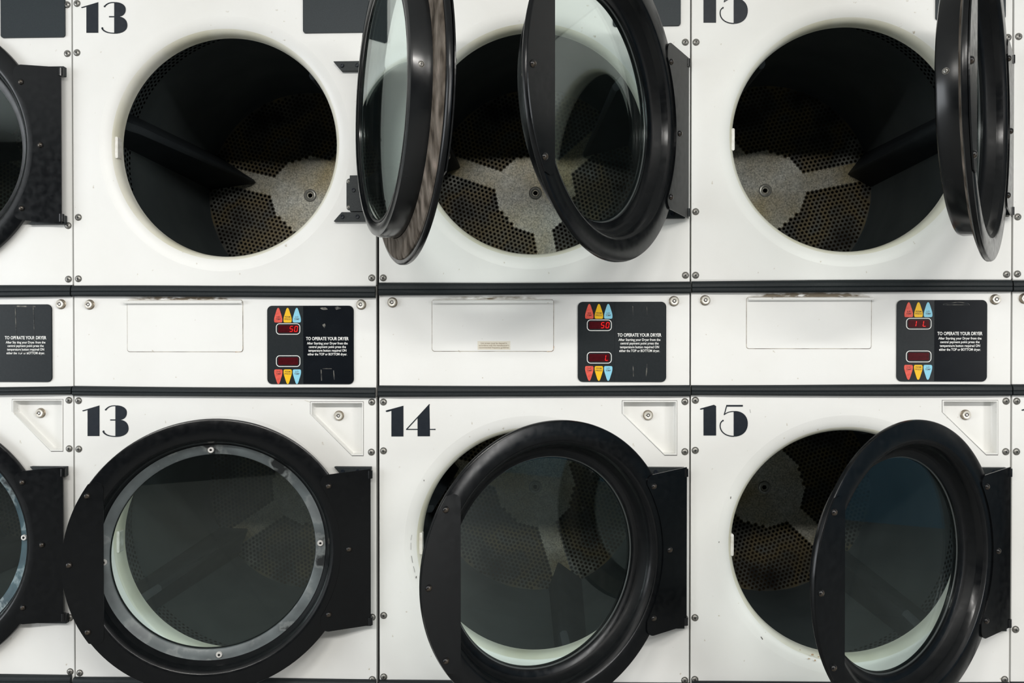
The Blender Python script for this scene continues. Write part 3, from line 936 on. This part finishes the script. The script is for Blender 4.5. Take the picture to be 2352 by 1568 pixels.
    # numerals
    for args in cfg.get('numbers', ()):
        number(root, u, *args)
    for nm, mt, pts in cfg.get('marks', ()):
        mb = MB()
        for lp in pts:
            mb.prism([[U(u, *p_) for p_ in lp]], -.0004, .0002)
        put(nm, root, mb.mesh(nm, [M[mt]]))
    return root


def blob(x, y, rx, ry, n=9, seed=1):
    r = random.Random(seed + int(x))
    return [(x + rx * r.uniform(.5, 1.2) * cos(2 * pi * i / n), y + ry * r.uniform(.5, 1.2) * sin(2 * pi * i / n)) for i in range(n)]


def scratch(pts, w_):
    return stroke(pts, w_)


def off(pts, dx, dy):
    return [(x + dx, y + dy) for x, y in pts]


R14 = [(1574, 97), (1577, 486), (1576, 632), (1573, 922), (1573, 1037), (1575, 1420), (1573, 1562), (1574, -18)]
L14 = [(878, 638), (878, 923), (878, 1035), (881, 1413), (881, 1554), (877, 110), (878, 492)]
STK = {
    12: dict(label='white stacked dryer cut off by the left edge of the picture, left of machine 13', dz=-.0075, xr=.7975,
             up_bot=(100, 654.5), low_top=(100, 906), pent=[(29, 918), (144, 918), (144, 1035), (117, 1035), (29, 946)], plock=(94, 948), plate=(151, 86),
             locks=[(136, 698), (-480, 704)], lint=(-385, -125, 694, 811), lip=(-388, -122, 694, 702), keypad=(-78, 121, 699, 877), top=None, bottom=None,
             klabel='black keypad with a raised scuffed cover outline', bumpers=[(-520, 160, 658, 686, 654, 681), (-520, 162, 893, 912, 887, 906), (-520, 160, 1548, 1568, 1553, 1576)],
             screws=[(159, 11), (159, 123), (160, 518), (161, 641), (161, 919), (161, 1030), (163, 1418), (164, 1542)],
             ribs_u=[(150, .28, .28), (270, .28, .28), (30, .28, .28)], rot_u=30, ribs_l=[(100, .28, .28), (220, .28, .28), (340, .28, .28)], rot_l=100,
             angU=0.5, angL=2.5, ringL='bluering', extra=[('scuff', [stroke([(118, 8), (120, 90)], 1.5), stroke([(160, 5), (163, 92)], 1.5), stroke([(112, 4), (166, 5)], 3.), stroke([(112, 108), (140, 111), (156, 106)], 2.)])]),
    13: dict(label='white stacked dryer numbered 13, its upper door swung fully open past a right angle', dz=-.0034, xl=.0018, xr=.7955,
             up_bot=(500, 656), low_top=(500, 909.5), pent=[(714, 923.5), (834, 923.5), (834, 1045), (808, 1045), (714, 951)], plock=(779, 954), plate=(838 + 10, 75),
             locks=[(202, 699), (828, 699)], lint=(293, 557, 689, 807), lip=(283, 555, 690, 697), soot=.75, keypad=(614, 813, 702, 882), top='50', bottom=None,
             klabel='black keypad with scraped upper right corner, showing 50',
             bumpers=[(163, 861, 655.5, 681, 656, 683), (165, 861, 887, 908, 891, 914.5), (166, 862, 1557, 1578, 1563, 1585)],
             screws=[(177, 8), (176, 121), (180, 499), (180, 640), (855, 638), (178, 920), (180, 1031), (181, 1413), (183, 1545), (854, 923), (853, 1038), (855, 1417), (855, 1560), (853, 105), (855, 520)],
             ribs_u=[(166.5, .20, .285), (286.5, .28, .28), (46.5, .28, .28)], rot_u=166.5, ribs_l=[(214, .274, .274), (334, .274, .274), (94, .274, .274)], rot_l=214,
             angU=112.8, zU=-.005, angL=15.2, zL=-.0044, ringL='greyring', numbers=[(G13, z13), (G13, z13, -2.7, -925.5)],
             extra=[('scuff', [blob(135, 7, 10, 4, seed=3), blob(165, 6, 9, 4, seed=5), blob(134, 46, 4, 6, seed=8), stroke([(127, 148), (128, 174)], 2.), stroke([(156, 150), (158, 172)], 2.), stroke([(130, 146), (152, 146)], 1.)])],
             marks=[('rust_mark', 'rust', [stroke([(557, 795), (557, 801), (553, 807), (540, 808)], 1.6)]), ('pocket_scratch', 'soot', [stroke([(700, 919), (712, 923)], .8)])]),
    14: dict(label='white stacked dryer numbered 14 in the middle, between machines 13 and 15', dz=0., xl=.0040, xr=.7982,
             up_bot=(1300, 647.5), low_top=(1230, 910.5), pent=[(1430, 921), (1554, 921), (1554, 1044), (1526, 1044), (1430, 950)], plock=(1488, 953), plate=(1563, 60),
             locks=[(900, 694), (1549, 691)], lint=(993, 1271, 688, 806), lip=(993, 1271, 689, 696.5), soot=.4, keypad=(1327, 1530, 693, 877), top='50', bottom='L',
             klabel='black keypad showing 50 above and L below', sticker=(1097, 1172, 783, 803),
             bumpers=[(869, 1587, 649.5, 677.5, 646.5, 674.5), (868, 1586, 886, 911, 885.5, 910.5), (870, 1586, 1565, 1587, 1571, 1592)],
             screws=L14 + R14,
             ribs_u=[(161, .28, .28), (37, .21, .27), (281, .28, .28)], rot_u=161, ribs_l=[(-73, .277, .277), (47, .277, .277), (167, .277, .277)], rot_l=-73,
             angU=56.9, zU=-.0015, angL=31.0, zL=.0016, numbers=[(G14, z14)],
             extra=[('scuff', [stroke([(127, 147), (128, 172)], 1.6), stroke([(159, 143), (157, 172)], 2.2), stroke([(126, 10), (127, 30)], 1.), stroke([(158, 10), (159, 30)], 1.)])],
             marks=[('rust_mark', 'rust', [stroke([(1272, 795), (1271, 802), (1267, 806), (1256, 807)], 1.6)]),
                    ('chip_mark', 'chip', [stroke([(946, 1228), (944, 1240)], .5), stroke([(944, 1246), (944, 1262)], .5), stroke([(945, 1276), (948, 1292)], .7), stroke([(950, 1300), (953, 1314)], .6), blob(956, 1325, 1.2, 3), blob(974, 1103, .8, 2)])]),
    15: dict(label='white stacked dryer numbered 15, right of machine 14, doors standing open', dz=.0039, xl=.0025, xr=.7975,
             up_bot=(1950, 642), low_top=(1950, 907.5), pent=[(2165, 920), (2291, 920), (2291, 1043), (2264, 1043), (2165, 947)], plock=(2217, 952), plate=(2308, 45),
             locks=[(1621, 689), (2290, 687)], lint=(1715, 2001, 682, 800), lip=(1719, 2007, 682, 689.5), soot=.9, keypad=(2059, 2266, 689, 876), top='1 L', bottom=None,
             klabel='black keypad with glossy right half, showing 1 L',
             bumpers=[(1590, 2326, 644.5, 671, 641.5, 670.5), (1589, 2325, 884, 908.5, 883.5, 909), (1590, 2322, 1568, 1590, 1570, 1592)],
             screws=[(1596, 97), (1596, 486), (1596, 632), (1595, 919), (1595, 1034), (1593, 1418), (1593, 1560), (2317, 86), (2316, 490), (2312, 630), (2311, 921), (2310, 1037), (2309, 1560)],
             ribs_u=[(11, .288, .288), (131, .28, .28), (251, .28, .28)], rot_u=11, ribs_l=[(-47, .28, .28), (73, .28, .28), (193, .28, .28)], rot_l=-43,
             angU=55.9, zU=-.0063, angL=33.0, zL=.0028, numbers=[(G15, z15), (G15, z15, 0, -947.5)],
             extra=[('scuff', [stroke([(106, 8), (140, 5), (160, 8), (163, 12)], 1.), stroke([(106, 11), (160, 11)], 1.), blob(104, 10, 2, 2)])],
             marks=[('rust_mark', 'rust', [blob(1866, 1503, 4, 3), blob(1858, 1512, 3, 2), blob(1880, 1508, 2.5, 1.5), blob(1838, 1492, 2, 1.2), blob(1872, 1516, 2, 3)]),
                    ('chip_mark', 'chip', [stroke([(1748, 1462), (1752, 1468)], 1.6), stroke([(1678, 1145), (1679, 1140)], 1.2), stroke([(1651, 1246), (1652, 1243)], 1.2), stroke([(1722, 940), (1724, 948)], .6), blob(1974, 713, .8, .8)])]),
    16: dict(label='white stacked dryer cut off by the right edge of the picture, right of machine 15', dz=.006, xl=.0025,
             up_bot=(2400, 641), low_top=(2400, 907.5), pent=[(2915, 920), (3042, 920), (3042, 1043), (3014, 1043), (2915, 947)], plock=(2970, 952), plate=(3060, 30),
             locks=[(2357, 685), (3040, 683)], lint=(2460, 2750, 678, 798), lip=(2462, 2752, 678, 686), keypad=(2810, 3020, 686, 876), top=None, bottom=None,
             klabel='black keypad', bumpers=[(2329, 3070, 643, 669.5, 638, 667), (2328, 3070, 883, 909, 883, 909), (2326, 3060, 1570, 1592, 1572, 1594)],
             screws=[(2338, 84), (2336, 498), (2336, 629), (2333, 921), (2333, 1037), (2329, 1445)],
             ribs_u=[(60, .28, .28), (180, .28, .28), (300, .28, .28)], rot_u=60, ribs_l=[(20, .28, .28), (140, .28, .28), (260, .28, .28)], rot_l=20,
             angU=1, angL=1, numbers=[(G16, z15, 0, 0, 15)]),
}
for u_, cfg_ in STK.items():
    make_stack(u_, 0, cfg_)
